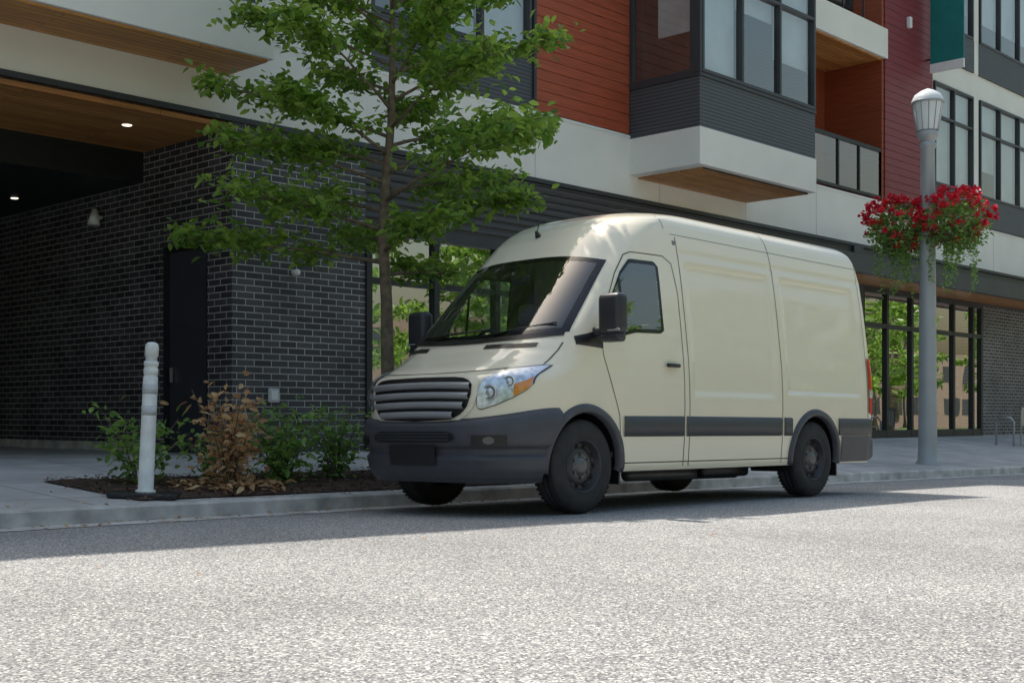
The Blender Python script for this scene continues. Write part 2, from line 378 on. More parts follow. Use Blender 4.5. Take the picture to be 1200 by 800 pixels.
LS=.34
bt=empty('background_trees')
protos=[]
for i in range(2):
    r=make_tree('background_tree_proto%d'%i,(0,0,0),9.5,.18,1.9,3.8,10,18,M['leafbg'],nbr=30,seed=40+i,parent=bt)
    protos.append(r)
random.seed(3)
k=0
TL=[(-18,-17),(-11,-19),(-4,-22),(3,-18),(10,-21),(17,-17),(24,-20),(31,-18),(38,-21),(46,-18),(-26,-20),(-14,-27),(0,-29),(14,-28),(28,-28),(42,-27),(55,-22),(65,-19)]
TL+=[(75,-22),(86,-18),(97,-24),(108,-19),(120,-22),(132,-18),(52,-29),(62,-28),(73,-30),(84,-28),(95,-31),(110,-28),(7,-26),(21,-26),(35,-25),(48,-24),(-7,-27),(-20,-25)]
for (x,y) in TL:
    if k<2: e=protos[k]; e.name='tree_%d'%k
    else:
        e=empty('tree_%d'%k); e.parent=bt
        for c in protos[k%2].children:
            o=bpy.data.objects.new(c.name.split('.')[0],c.data); COL.objects.link(o); o.parent=e
    e.location=(x,y,xs(x)+.1); e.rotation_euler=(0,0,U(0,6.28)); s=U(.8,1.15); e.scale=(s,s,s*(1.25 if x>9 else .85)); k+=1
ob=empty('office_building')
box('walls',-60,130,-52,-36,-.9,7,mat('office_brick',(.30,.22,.17),.8),ob)
boxes('windows',[(x,x+2.6,-36.02,-35.97,z,z+1.7) for x in np.arange(-58,126,4) for z in (1,4.2)],M['dark'],ob)

# ------------------------------------------------------------------ main building
B=empty('apartment_building')
def boards(name,x0,x1,y0,y1,z0,z1,p,m,g=.012):
    l=[];z=z0
    while z<z1-.02: l.append((x0,x1,y0,y1,z,min(z+p-g,z1))); z+=p
    o=boxes(name,l,m,B,.004,1)
    box(name+'_backing',x0+.003,x1-.003,y0+.02,y1+.01,z0,z1,m if 'loggia' in name else M['black'],B)
    return o
def window(x0,x1,z0,z1,y=6.5,cols=2,trans=None,back='curtain',depth=.5,fr=.06,name='window'):
    l=[(x0,x1,y-.02,y+.12,z0,z0+fr),(x0,x1,y-.02,y+.12,z1-fr,z1),(x0,x0+fr,y-.02,y+.12,z0+fr,z1-fr),(x1-fr,x1,y-.02,y+.12,z0+fr,z1-fr)]
    for i in range(1,cols):
        c=x0+(x1-x0)*i/cols; l.append((c-fr/2,c+fr/2,y-.015,y+.11,z0+fr,z1-fr))
    for t in (trans or []):
        l.append((x0+fr,x1-fr,y-.012,y+.10,t-fr/2,t+fr/2))
    boxes(name+'_frame',l,M['frame'],B,.006,1)
    mk(name+'_glass',[(x0+.02,y+.05,z0+.02),(x1-.02,y+.05,z0+.02),(x1-.02,y+.05,z1-.02),(x0+.02,y+.05,z1-.02)],[(0,1,2,3)],M['glass'],B)
    if back:
        n=cols
        for i in range(n):
            a=x0+(x1-x0)*i/n+.03; b=x0+(x1-x0)*(i+1)/n-.03
            drop=random.choice([0,0,.3,.55])
            box(name+'_blind',a,b,y+.16,y+.18,z0+(z1-z0)*drop,z1,M['curtain'],B)
box('upper_core',-40,60,8.0,24,4.6,12.6,M['interior'],B)
def wedge(name,x0,x1,y0,y1,z0,za,zb,m):
    V=[(x0,y0,z0),(x1,y0,z0),(x1,y1,z0),(x0,y1,z0),(x0,y0,za),(x1,y0,zb),(x1,y1,zb),(x0,y1,za)]
    mk(name,V,[(0,3,2,1),(4,5,6,7),(0,1,5,4),(1,2,6,5),(2,3,7,6),(3,0,4,7)],m,B)
wedge('shadow_roofline_left',-40,-6,6.5,24,12.2,13.0,13.0,M['white'])  # unseen roof blocks, heights and slope shaped to set the road's shadow edge
wedge('shadow_roofline',-5.999,6.0,6.5,24,12.2,13.0,15.4,M['white'])  # top slopes only to slant the shadow edge cast on the road
wedge('shadow_roofline_low',6.001,60,6.5,24,12.2,12.7,12.7,M['white'])
box('fascia_left',-40,1.0,6.5,7.0,4.5,5.02,M['white'],B)
box('fascia',1.0,60,6.5,7.0,4.5,5.55,M['white'],B)
box('fascia_drip',-40,60,6.47,6.52,4.44,4.505,M['dark'],B)
box('fascia_reveal',1.0,60,6.485,6.52,5.50,5.535,M['whitetrim'],B)
boxes('fascia_joints',[(x,x+.012,6.496,6.51,4.51,5.49) for x in (3.6,6.5,9.7,12.4,15,17.9,20.9,23.8,26.7)],M['outlet'],B)
box('balcony_slab',-40,.95,5.6,6.6,5.02,5.62,M['white'],B)
box('balcony_soffit',-40,.90,5.66,6.495,4.99,5.017,M['wood'],B)
box('balcony_wall',-40,.9,5.9,8.0,5.63,12.2,M['rib'],B)
box('wall_b',1.0,3.2,6.5,7.0,5.56,12.2,M['white'],B)
window(1.5,2.9,6.3,8.5,6.44,2)
box('panel_b',3.2,6.5,6.5,7.0,5.56,6.35,M['rib'],B)
window(3.2,6.42,6.35,8.6,6.5,3)
box('panel_b_up',3.2,6.5,6.5,7.0,8.6,12.2,M['white'],B)
boards('red_siding',6.5,8.85,6.49,7.0,5.56,12.2,.165,M['red'],.006)
box('corner_trim',6.44,6.50,6.46,6.9,5.56,12.2,M['dark'],B)
bx0,bx1,by=8.85,12.5,5.05
box('bay_base',bx0,bx1,by,6.6,4.87,5.48,M['white'],B,.01)
box('bay_soffit',bx0+.25,bx1-.1,by+.12,6.49,4.84,4.868,M['wood'],B)
box('bay_panel',bx0+.02,bx1-.02,by+.02,6.6,5.48,6.3,M['rib'],B)
box('bay_sill',bx0,bx1,by,6.6,6.3,6.36,M['frame'],B)
window(bx0+.05,bx1-.05,6.36,8.75,by,3,[8.0])
box('bay_panel2',bx0+.02,bx1-.02,by+.02,6.6,8.75,9.6,M['rib'],B)
window(bx0+.05,bx1-.05,9.6,11.4,by,3)
box('bay_roof',bx0,bx1,by,6.6,11.4,11.6,M['whitetrim'],B)
l=[(bx0-.0,bx0+.08,by+.14,by+.2,6.36,8.75),(bx0,bx0+.08,6.42,6.5,6.36,8.75),(bx0,bx0+.08,by+.2,6.42,8.67,8.75),(bx0,bx0+.08,by+.2,6.42,6.36,6.42)]
boxes('bay_side_frame',l,M['frame'],B)
mk('bay_side_glass',[(bx0+.04,by+.2,6.42),(bx0+.04,6.45,6.42),(bx0+.04,6.45,8.7),(bx0+.04,by+.2,8.7)],[(3,2,1,0)],M['glass'],B)
box('bay_corner_post',bx0-.01,bx0+.10,by-.01,by+.14,6.36,8.75,M['frame'],B)
box('bay_room_wall',bx0+.3,bx1-.1,6.45,6.6,6.3,11.4,M['interior2'],B)
box('bay_side_blind',bx0+.15,bx0+.17,by+.25,6.0,7.1,8.7,M['curtain'],B)
box('bay_right_wall',bx1-.05,bx1,by+.14,6.6,6.36,11.4,M['rib'],B)
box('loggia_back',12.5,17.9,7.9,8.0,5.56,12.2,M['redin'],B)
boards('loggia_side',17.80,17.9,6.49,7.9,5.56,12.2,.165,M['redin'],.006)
boxes('loggia_door_frame',[(13,16.6,7.8,7.9,5.6,8.0)],M['frame'],B)
box('loggia_slab',12.5,17.95,6.42,7.9,8.7,9.35,M['white'],B)
box('loggia_soffit',12.6,17.85,6.5,7.88,8.66,8.698,M['wood'],B)
boxes('balcony_rail',[(12.5,17.88,6.5,6.55,6.62,6.70),(12.5,17.88,6.5,6.55,5.60,5.66)]+[(x,x+.05,6.5,6.55,5.66,6.62) for x in (12.5,14.2,15.9,16.8,17.8)],M['black'],B)
mk('balcony_rail_glass',[(12.5,6.53,5.66),(17.85,6.53,5.66),(17.85,6.53,6.62),(12.5,6.53,6.62)],[(0,1,2,3)],M['glass'],B)
window(12.6,17.8,9.9,12.1,7.2,4)
boxes('upper_rail',[(12.5,17.88,6.5,6.54,10.3,10.37)]+[(x,x+.03,6.5,6.53,9.35,10.3) for x in np.arange(12.5,17.8,.9)],M['black'],B)
boards('maroon_siding',17.9,20.25,6.46,7.0,5.56,12.2,.165,M['maroon'],.006)
for (a,b,c) in [(20.35,22.5,2),(22.9,26.6,3),(27.2,30.9,3),(31.5,35,3),(35.5,39,3)]:
    box('spandrel',a-.05,b+.05,6.46,7.0,5.56,6.28,M['rib'],B); window(a,b,6.28,8.7,6.46,c,[7.9])
    box('spandrel',a-.05,b+.05,6.46,7.0,9.3,10.1,M['rib'],B); window(a,b,10.1,12.15,6.46,c)
box('floor_band',20.25,60,6.5,7.0,8.7,9.3,M['white'],B)
boxes('piers',[(20.25,20.3,6.48,7,5.56,8.7),(22.55,22.85,6.48,7,5.56,8.7),(26.65,27.15,6.48,7,5.56,8.7),(30.95,31.45,6.48,7,5.56,8.7),(35.05,35.45,6.48,7,5.56,8.7),(39.05,60,6.48,7,5.56,8.7),(22.55,22.85,6.48,7,9.3,12.2),(26.65,27.15,6.48,7,9.3,12.2),(30.95,31.45,6.48,7,9.3,12.2),(35.05,35.45,6.48,7,9.3,12.2),(39.05,60,6.48,7,9.3,12.2)],M['white'],B)
box('wall_light',18.9,19.02,6.36,6.46,9.6,9.85,M['whitetrim'],B,.02,3)
BX=.975
box('brick_wall',BX+.002,3.1,6.5,7.0,FZ-.1,4.44,M['brickx'],B)
boxes('brick_return_wall',[(BX,BX+.3,6.503,7.05,FZ-.1,4.36),(BX,BX+.3,8.15,20,FZ-.1,4.36),(BX,BX+.3,7.05,8.15,3.03,4.36)],M['bricky'],B)
box('service_door',BX+.09,BX+.14,7.1,8.1,FZ,2.99,M['door'],B)
boxes('service_door_frame',[(BX+.03,BX+.12,7.05,7.12,FZ,3.03),(BX+.03,BX+.12,8.08,8.15,FZ,3.03),(BX+.03,BX+.12,7.12,8.08,2.97,3.03)],M['black'],B)
box('door_handle',BX+.04,BX+.08,7.98,8.02,1.25,1.45,M['steel'],B,.005)
box('passage_base',BX-.03,BX,8.16,20,FZ,FZ+.12,M['curb'],B)
box('passage_ceiling',-40,BX+.3,7.0,8.6,4.36,4.42,M['wood'],B)
box('passage_ceiling_front',-40,BX,6.53,6.999,4.36,4.42,M['wood'],B)
box('passage_drop_beam',-40,BX-.002,8.6,20,3.95,4.36,M['black'],B)
box('passage_back',-40,BX,20,20.3,0,4.5,M['interior'],B)
box('passage_left_wall',-14,-13.6,6.5,20,0,4.4,M['brickx'],B)
box('left_wing_wall',-40,-13.6,6.5,7,0,4.44,M['brickx'],B)
lm,t,b=nt('downlight_glow'); b.inputs['Emission Color'].default_value=(1,.9,.7,1); b.inputs['Emission Strength'].default_value=2
for (x,y) in [(.0,7.3),(-3,7.3),(-6,7.3)]:
    lathe('downlight',[(.001,4.352),(.05,4.352),(.062,4.358)],lm,B,16,loc=(x,y,0))
for (x,y) in [(.3,11),(-2,13)]:
    lathe('downlight',[(.001,3.94),(.045,3.94),(.055,3.948)],lm,B,16,loc=(x,y,0))
tube('sconce',[(BX-.02,9.7,3.6),(BX-.12,9.7,3.6)],[.03,.03],M['post'],B)
tube('sconce_head',[(BX-.12,9.7,3.7),(BX-.16,9.66,3.48)],[.04,.09],M['post'],B)
box('wall_outlet',1.50,1.66,6.46,6.5,.98,1.16,M['outlet'],B,.01)
box('wall_outlet_cover',1.53,1.63,6.45,6.462,1.01,1.13,M['whitetrim'],B,.004)
tube('wall_camera',[(1.9,6.5,2.65),(1.9,6.4,2.65)],[.04,.04],M['post'],B)
box('storefront_louver',3.1,16.5,6.52,6.9,3.45,4.44,M['louver'],B)
boxes('louver_blades',[(3.1,16.5,6.49,6.519,z,z+.018) for z in np.arange(3.52,4.4,.11)],M['frame'],B)
box('storefront_header',3.1,16.5,6.46,6.6,3.30,3.45,M['dark'],B)
l=[]
for x in [3.1,4.35,5.6,7.1,8.6,10.1,11.6,13.1,14.6,16.4]: l.append((x,x+.1,6.47,6.6,FZ,3.3))
l+=[(3.2,16.4,6.475,6.59,FZ,FZ+.25),(3.2,16.4,6.478,6.585,2.62,2.70)]
boxes('storefront_frame',l,M['black'],B)
mk('storefront_glass',[(3.15,6.53,.4),(16.45,6.53,.4),(16.45,6.53,3.3),(3.15,6.53,3.3)],[(0,1,2,3)],M['glassroom'],B)
box('shop_back_wall',1.3,60,11.5,11.8,0,4.6,M['interior2'],B)
box('shop_floor',1.3,60,6.6,11.5,.2,.31,M['interior2'],B)
box('shop_ceiling',1.3,60,7.01,11.5,4.3,4.44,M['interior2'],B)
boxes('shop_furniture',[(4.2,5.4,8,8.8,.31,1.2),(6.5,7.2,8.6,10,.31,1.5),(9,11,9,9.8,.31,1.1),(13,14,8,9,.31,2)],M['curtain'],B)
boxes('shop_blinds',[(3.25,3.8,6.8,6.82,.6,3.25),(5.7,6.3,6.8,6.82,1.2,3.25)],M['curtain'],B)
box('pier',16.5,16.9,6.45,7.0,0,4.44,M['dark'],B)
l=[]
for x in [16.9,18.0,19.2,20.3,21.4,22.5,23.0]: l.append((x,x+.1,6.47,6.6,.2,3.55))
l+=[(16.9,23.1,6.475,6.59,.2,.5),(16.9,23.1,6.475,6.59,2.75,2.85),(16.9,23.1,6.475,6.59,3.5,3.6)]
boxes('entry_frame',l,M['black'],B)
mk('entry_glass',[(16.9,6.53,.3),(23.1,6.53,.3),(23.1,6.53,3.55),(16.9,6.53,3.55)],[(0,1,2,3)],M['glassroom'],B)
box('over_entry',16.5,60,6.52,7.0,3.6,4.44,M['dark'],B)
box('brick_wall_far',23.1,60,6.5,7.0,0,3.6,M['brickx'],B)
boxes('canopy',[(13.0,60,5.3,5.42,3.62,3.98),(13.0,13.12,5.42,6.5,3.62,3.98),(13.12,60,5.42,6.5,3.84,3.96)],M['dark'],B)
box('canopy_soffit',13.12,60,5.42,6.5,3.64,3.70,M['wood'],B)
bs=empty('banner_sign')
box('panel',19.88,19.93,5.55,6.35,8.95,12.2,M['teal'],bs,.01)
box('panel_foot',19.87,19.94,5.55,6.35,8.75,8.95,M['whitetrim'],bs)
boxes('brackets',[(19.89,19.92,5.6,6.48,9.05,9.09),(19.89,19.92,5.6,6.48,12.0,12.04)],M['black'],bs)

# ------------------------------------------------------------------ marker post
P=empty('delineator_post',(-2.36,2.80,zs(-2.36,2.8)+.01)); P.rotation_euler=(0,math.radians(2.5),math.radians(-40))
lathe('post',[(.001,.03),(.085,.03),(.085,.05),(.064,.06),(.062,.6),(.060,1.0),(.054,1.004),(.054,1.02),(.060,1.024),(.060,1.07),(.054,1.074),(.054,1.09),(.060,1.094),(.060,1.13),(.046,1.135),(.046,1.17),(.056,1.175),(.056,1.25),(.050,1.275),(.034,1.29),(.001,1.295)],M['post'],P,28)
for (z0,z1) in ((.68,.76),(.86,.94)):
    lathe('reflective_band',[(.0615,z0),(.0635,z0),(.0632,z1),(.061,z1)],M['band'],P,28)
lathe('neck_band',[(.046,1.133),(.048,1.135),(.048,1.17),(.046,1.172)],M['band'],P,28)
box('base',-.28,.28,-.2,.2,-.01,.035,M['black'],P,.012)

# ------------------------------------------------------------------ street lamp + flower baskets
lx,ly=12.55,2.95; lz=zs(lx,ly)
S=empty('street_lamp',(lx,ly,lz-.02)); S.scale=(1,1,.98)
lathe('pole',[(.2,0),(.2,.05),(.165,.1),(.155,.4),(.14,2.5),(.125,4.5),(.115,5.5),(.14,5.55),(.14,5.6),(.10,5.65)],M['lamp'],S,28)
lathe('luminaire_base',[(.10,5.62),(.17,5.72),(.18,5.80),(.15,5.83)],M['lamp'],S,28)
lathe('globe',[(.17,5.83),(.21,6.05),(.245,6.28),(.25,6.32)],M['lampglass'],S,28)
V=[];F=[]
for k in range(12):
    a=2*math.pi*k/12; c,s=math.cos(a),math.sin(a)
    tubegeo([(c*.175,s*.175,5.82),(c*.215,s*.215,6.05),(c*.255,s*.255,6.32)],[.008]*3,4,V,F)
mk('globe_ribs',V,F,M['lamp'],S)
lathe('cap_band',[(.25,6.30),(.272,6.30),(.272,6.34),(.25,6.345)],M['lamp'],S,28)
lathe('cap',[(.265,6.34),(.26,6.37),(.22,6.45),(.12,6.52),(.03,6.56),(.001,6.57)],M['lampglass'],S,28)
tube('basket_arm',[(0,-.75,4.55),(0,0,4.6),(0,.75,4.55)],.02,M['lamp'],S,8)
def basket(cy,seed):
    random.seed(seed)
    Fb=empty('flower_basket',(lx,ly+cy,lz-.05))
    lathe('pot',[(.05,3.72),(.2,3.8),(.28,4.0),(.3,4.08),(.26,4.08)],M['bark'],Fb,16)
    LV,LF,FV,FF,PV,PF=[],[],[],[],[],[]
    for i in range(1500):
        v=Vector((random.gauss(0,1),random.gauss(0,1),random.gauss(-.2,1))).normalized(); r=U(.5,1.12)
        q=Vector((v.x*.54*r,v.y*.52*r,4.12+v.z*.46*r)); addleaf(LV,LF,q,.09)
    for i in range(140):
        v=Vector((random.gauss(0,1),random.gauss(0,1),random.gauss(.5,1))).normalized(); r=U(.9,1.28)
        q=Vector((v.x*.54*r,v.y*.52*r,4.24+v.z*.40*r))
        for j in range(11): addleaf(FV,FF,q+Vector((U(-1,1),U(-1,1),U(-1,1)))*.04,.06,.3,1.0)
    for i in range(22):
        v=Vector((random.gauss(0,1),random.gauss(0,1),random.gauss(.2,1))).normalized()
        q=Vector((v.x*.50,v.y*.50,4.2+v.z*.4))
        for j in range(5): addleaf(PV,PF,q+Vector((U(-1,1),U(-1,1),U(-1,1)))*.03,.05,.3,1.0)
    for i in range(26):
        a=U(0,6.28); r=U(.1,.46); ln=U(.3,1.1)
        for j in range(int(ln*44)):
            z=3.95-ln*j/(ln*44); addleaf(LV,LF,(math.cos(a)*r+U(-.04,.04),math.sin(a)*r+U(-.04,.04),z),.07)
    mk('leaves',LV,LF,M['shrubleaf'],Fb); mk('blooms',FV,FF,M['flower'],Fb); mk('pale_blooms',PV,PF,M['pink'],Fb)
basket(-.50,21); basket(.5,22)

bk=empty('bike_rack',(20.6,4.9,zs(20.6,4.9)))
tube('hoop',[(0,-.2,0),(0,-.2,.55),(0,-.12,.65),(0,.12,.65),(0,.2,.55),(0,.2,0)],.025,M['steel'],bk)
ch=empty('patio_chair',(21.6,4.6,zs(21.6,4.6)))
boxes('legs',[(-.25,-.22,-.25,-.22,0,.45),(.22,.25,-.25,-.22,0,.45),(-.25,-.22,.22,.25,0,.9),(.22,.25,.22,.25,0,.9)],M['steel'],ch)
boxes('seat_slats',[(-.25,.25,y,y+.06,.45,.47) for y in np.arange(-.25,.2,.08)],M['steel'],ch)
boxes('back_slats',[(x,x+.05,.22,.24,.5,.9) for x in np.arange(-.22,.2,.08)]+[(-.25,.25,.21,.25,.88,.93)],M['steel'],ch)

# ------------------------------------------------------------------ delivery van
CREAM=(.88,.805,.625)
paint,t,b=nt('van_cream_paint')
g=N(t,'ShaderNodeNewGeometry'); mxc=N(t,'ShaderNodeMix',data_type='RGBA')
mxc.inputs[6].default_value=c4(CREAM); mxc.inputs[7].default_value=(.16,.16,.16,1)
L(t,g.outputs['Backfacing'],mxc.inputs[0]); L(t,mxc.outputs[2],b.inputs['Base Color'])
b.inputs['Roughness'].default_value=.35; b.inputs['Coat Weight'].default_value=1; b.inputs['Coat Roughness'].default_value=.03
paint2=mat('van_cream_trim',CREAM,.35,var=.02,coat=.8)
plast=mat('grey_bumper_plastic',(.068,.071,.085),.45,var=.10,scale=8,bump=.1,bscale=300)
stripm=mat('rub_strip_plastic',(.055,.057,.064),.45,var=.06,scale=8)
tyre=mat('tyre_rubber',(.030,.030,.031),.75,var=.3,scale=12,bump=.2,bscale=80)
rim=mat('steel_wheel_dark',(.055,.055,.06),.4,metal=.3,var=.15)
hubm=mat('hub_grey',(.15,.15,.15),.4,metal=.4)
blk=mat('van_black_trim',(.015,.015,.016),.35,var=.1)
mirm=mat('mirror_shell',(.035,.036,.04),.4,var=.1)
frit=mat('glass_black_border',(.008,.008,.009),.08,var=.02)
chrome=mat('grille_slat_grey',(.44,.45,.47),.28,metal=.4,var=.03)
lens=glass_mat('headlight_lens',.04,(.95,.97,.98))
lensbk=mat('headlight_reflector',(.75,.77,.80),.25,metal=.7,var=.35,scale=25)
amber=mat('amber_lens',(.85,.28,.02),.2); redl=mat('tail_lamp_red',(.65,.01,.012),.15,coat=1)
seam=mat('panel_gap',(.11,.10,.075),.8)
cabglass=glass_mat('van_glass',.05,(.93,.97,.95),k=1.1,wob=.0)
sideglass=glass_mat('van_side_glass',.16,(.82,.88,.85),k=1.0,wob=.1)
seat=mat('seat_fabric',(.12,.12,.125),.9)
seat2=mat('bulkhead_grey',(.24,.24,.24),.9)

VAN=empty('delivery_van',(0,.95,0)); VAN.rotation_euler=(-.010,.008,0)
tb=lambda T,z: float(np.interp(z,[a for a,_ in T],[b for _,b in T]))
XF=[(.27,-.93),(.5,-.97),(.8,-.975),(1.0,-.965),(1.08,-.95),(1.12,-.91),(1.16,-.83),(1.25,-.66),(1.33,-.53),(1.39,-.46),(1.43,-.41),(2.2,.33),(2.30,.42),(2.40,.515),(2.5,.635),(2.58,.77),(2.64,.93),(2.68,1.13),(2.705,1.4),(2.72,1.9)]
HW=[(.27,.93),(.36,.965),(.6,.985),(.9,.993),(1.1,.99),(1.3,.98),(1.6,.95),(2.0,.905),(2.3,.86),(2.45,.835),(2.54,.812),(2.60,.782),(2.64,.745),(2.67,.70),(2.695,.63),(2.71,.55),(2.72,.42)]
DT=[(.27,.6),(1.0,.66),(1.2,.68),(1.36,.55),(1.5,.44),(2.2,.46),(2.6,.5),(2.72,.7)]
XR=[(.27,4.92),(1.2,4.94),(2.3,4.92),(2.5,4.90),(2.62,4.86),(2.68,4.80),(2.705,4.72),(2.72,4.55)]
DR=[(.27,.10),(2.3,.10),(2.6,.16),(2.72,.3)]
PP=3.2
def sst(e0,e1,x): k=max(0,min(1,(x-e0)/(e1-e0))); return k*k*(3-2*k)
def rect(x,z,x0,x1,z0,z1,s=.03): return sst(x0,x0+s,x)*(1-sst(x1-s,x1,x))*sst(z0,z0+s,z)*(1-sst(z1-s,z1,z))
def inset(x,z):
    d=.020*rect(x,z,1.52,2.92,1.00,2.20)+.020*rect(x,z,3.14,4.62,1.04,2.20)
    d+=.010*(sst(2.27,2.29,z)-sst(2.29,2.33,z))*sst(1.35,1.5,x)
    return d
def dome(y,z): return -.04*(1-sst(.52,.60,abs(y)))*sst(1.13,1.19,z)*(1-sst(1.37,1.42,z))
def S(x,z):
    h=tb(HW,z); xf=tb(XF,z); D=tb(DT,z); xc=xf+D
    if x>=xc:
        xr=tb(XR,z); dr=tb(DR,z)
        if x>xr-dr: return h*max(0,1-min(1,((x-(xr-dr))/dr))**2)**(1/PP)
        return h-inset(x,z)
    k=min(1,(xc-x)/D); return h*max(1e-4,1-k*k)**(1/PP)
def Fx(y,z):
    h=tb(HW,z); xf=tb(XF,z); D=tb(DT,z); k=min(1,abs(y)/h)
    return xf+D-D*math.sqrt(max(0,1-k**PP))+dome(y,z)
def pside(x,z,off,sg):
    e=.004
    f=lambda x,z:Vector((x,S(x,z),z))
    p=f(x,z); n=(f(x+e,z)-f(x-e,z)).cross(f(x,z+e)-f(x,z-e))
    if n.length<1e-9: n=Vector((0,1,0))
    n.normalize()
    if n.y<0: n=-n
    p=p+n*off; return Vector((p.x,p.y*sg,p.z))
def pfront(y,z,off):
    e=.004; f=lambda y,z:Vector((Fx(y,z),y,z))
    p=f(y,z); n=(f(y+e,z)-f(y-e,z)).cross(f(y,z+e)-f(y,z-e)); n.normalize()
    if n.x>0: n=-n
    return p+n*off
zl=list(np.arange(.33,1.05,.03))+list(np.arange(1.05,1.45,.0125))+list(np.arange(1.45,2.4,.028))+list(np.arange(2.4,2.66,.014))+list(np.arange(2.66,2.7205,.004))
ang=[math.pi/2*i/36 for i in range(37)]; nside=150
def outline(z):
    h=tb(HW,z); xf=tb(XF,z); D=tb(DT,z); xc=xf+D; xr=tb(XR,z); dr=tb(DR,z); o=[]
    for a in ang:
        y=h*math.sin(a)**(2/PP); o.append((xc-D*math.cos(a)+dome(y,z),y))
    for i in range(1,nside+1):
        x=xc+(xr-dr-xc)*i/nside; o.append((x,S(x-1e-6,z)))
    for i in range(1,10):
        a=math.pi/2*i/9; o.append((xr-dr+dr*math.sin(a),h*max(0,math.cos(a))**(2/PP) if i<9 else 0))
    return o
V=[]
for z in zl:
    o=outline(z); ring=[(x,-y,z) for x,y in o]+[(x,y,z) for x,y in o[1:-1]][::-1]
    V+=ring; nr=len(ring)
WX=[0,3.66]; WZ=.385
def ws_ymax(z): return np.interp(z,[1.44,1.52,2.2],[.905,.895,.795])
def ws_lo(y): return 1.435+.05*(abs(y)/.88)**2
def ws_hi(y): return 2.20-.06*(abs(y)/.8)**3
SWX=[.27,.30,.42,.56,.70,1.06,1.11]
SWLO=[1.50,1.44,1.43,1.49,1.52,1.53,1.56]
SWHI=[1.60,1.66,1.84,2.04,2.165,2.175,2.13]
def inwin(c):
    x,y,z=c; m=.028
    if ws_lo(y)+m<z<ws_hi(y)-m and abs(y)<ws_ymax(z)-m and x<Fx(min(abs(y),.95),z)+.1: return True
    if SWX[0]+m<x<SWX[-1]-m and np.interp(x,SWX,SWLO)+m<z<np.interp(x,SWX,SWHI)-m and abs(y)>.6: return True
    for w in WX:
        if (x-w)**2+(z-WZ)**2<.465**2 and abs(y)>.5: return True
    if z<.76 and x<-.7: return True
    return False
F=[]
for j in range(len(zl)-1):
    for i in range(nr):
        a=j*nr+i; b_=j*nr+(i+1)%nr; q=(a,b_,b_+nr,a+nr)
        c=np.mean([V[k] for k in q],axis=0)
        if not inwin(c): F.append(q)
F.append(tuple((len(zl)-1)*nr+i for i in range(nr)))
mk('body_shell',V,F,paint,VAN,True)

CEN=Vector((1.6,0,1.2))
def grid(name,fn,nu,nv,m,fm=None,us=None,vs=None):
    us=us or [i/nu for i in range(nu+1)]; vs=vs or [i/nv for i in range(nv+1)]
    V=[Vector(fn(u,v)) for v in vs for u in us]; n=len(us)
    F=[(j*n+i,j*n+i+1,(j+1)*n+i+1,(j+1)*n+i) for j in range(len(vs)-1) for i in range(n-1)]
    acc=0
    for q in F[::max(1,len(F)//25)]:
        nn=(V[q[1]]-V[q[0]]).cross(V[q[3]]-V[q[0]])
        if nn.length>1e-12: acc+=nn.normalized().dot((V[q[0]]-CEN).normalized())
    if acc<0: F=[q[::-1] for q in F]
    FM=[(1 if (i in (0,n-2) or j in (0,len(vs)-2)) else 0) for j in range(len(vs)-1) for i in range(n-1)] if fm else None
    return mk(name,V,F,m,VAN,True,FM)
def edged(e,n): return [0]+[e+(1-2*e)*i/n for i in range(n+1)]+[1]
def fws(u,v):
    y0=(2*u-1); z=ws_lo(y0*.88)+(ws_hi(y0*.8)-ws_lo(y0*.88))*v
    return pfront(y0*float(ws_ymax(z)),z,.004)
grid('windshield',fws,0,0,[cabglass,frit],True,edged(.028,30),edged(.06,16))
def sidewin(sg):
    def f(u,v):
        x=SWX[0]+(SWX[-1]-SWX[0])*u; lo=np.interp(x,SWX,SWLO); hi=np.interp(x,SWX,SWHI)
        return pside(x,lo+(hi-lo)*v,.004,sg)
    grid('side_window',f,0,0,[sideglass,frit],True,edged(.045,24),edged(.055,12))
    def q(u,v): return pside(.515+.03*u,1.48+(.5)*v,.007,sg)
    grid('quarter_glass_divider',q,1,10,blk)
for sg in (-1,1): sidewin(sg)
def spatch(name,xl,lo,hi,off,m,nu=20,nv=4,sgs=(-1,1)):
    for sg in sgs:
        def f(u,v):
            x=xl[0]+(xl[-1]-xl[0])*u; a=np.interp(x,xl,lo); b_=np.interp(x,xl,hi); return pside(x,a+(b_-a)*v,off*(1 if 0<v<1 else .1),sg)
        grid(name,f,nu,0,m,vs=[0,.06,.5,.94,1])
def fpatch(name,yl,lo,hi,off,m,nu=20,nv=4):
    def f(u,v):
        y=yl[0]+(yl[-1]-yl[0])*u; a=np.interp(y,yl,lo); b_=np.interp(y,yl,hi); return pfront(y,a+(b_-a)*v,off)
    return grid(name,f,nu,nv,m)
def vseam(pts,w=.009,off=.002,m=seam,sgs=(-1,1)):
    for sg in sgs:
        V=[];F=[];n=0
        full=[]
        for (a,b_) in zip(pts[:-1],pts[1:]):
            k=max(1,int(math.dist(a,b_)/.03))
            for i in range(k): full.append((a[0]+(b_[0]-a[0])*i/k,a[1]+(b_[1]-a[1])*i/k))
        full.append(pts[-1])
        for i,p in enumerate(full):
            q0=full[max(0,i-1)]; q1=full[min(len(full)-1,i+1)]
            d=Vector((q1[0]-q0[0],q1[1]-q0[1])).normalized(); nx,nz=-d.y*w/2,d.x*w/2
            V+=[pside(p[0]+nx,p[1]+nz,off,sg),pside(p[0]-nx,p[1]-nz,off,sg)]
        F=[(2*i,2*i+1,2*i+3,2*i+2) for i in range(len(full)-1)]
        mk('panel_gap',V,F,m,VAN)
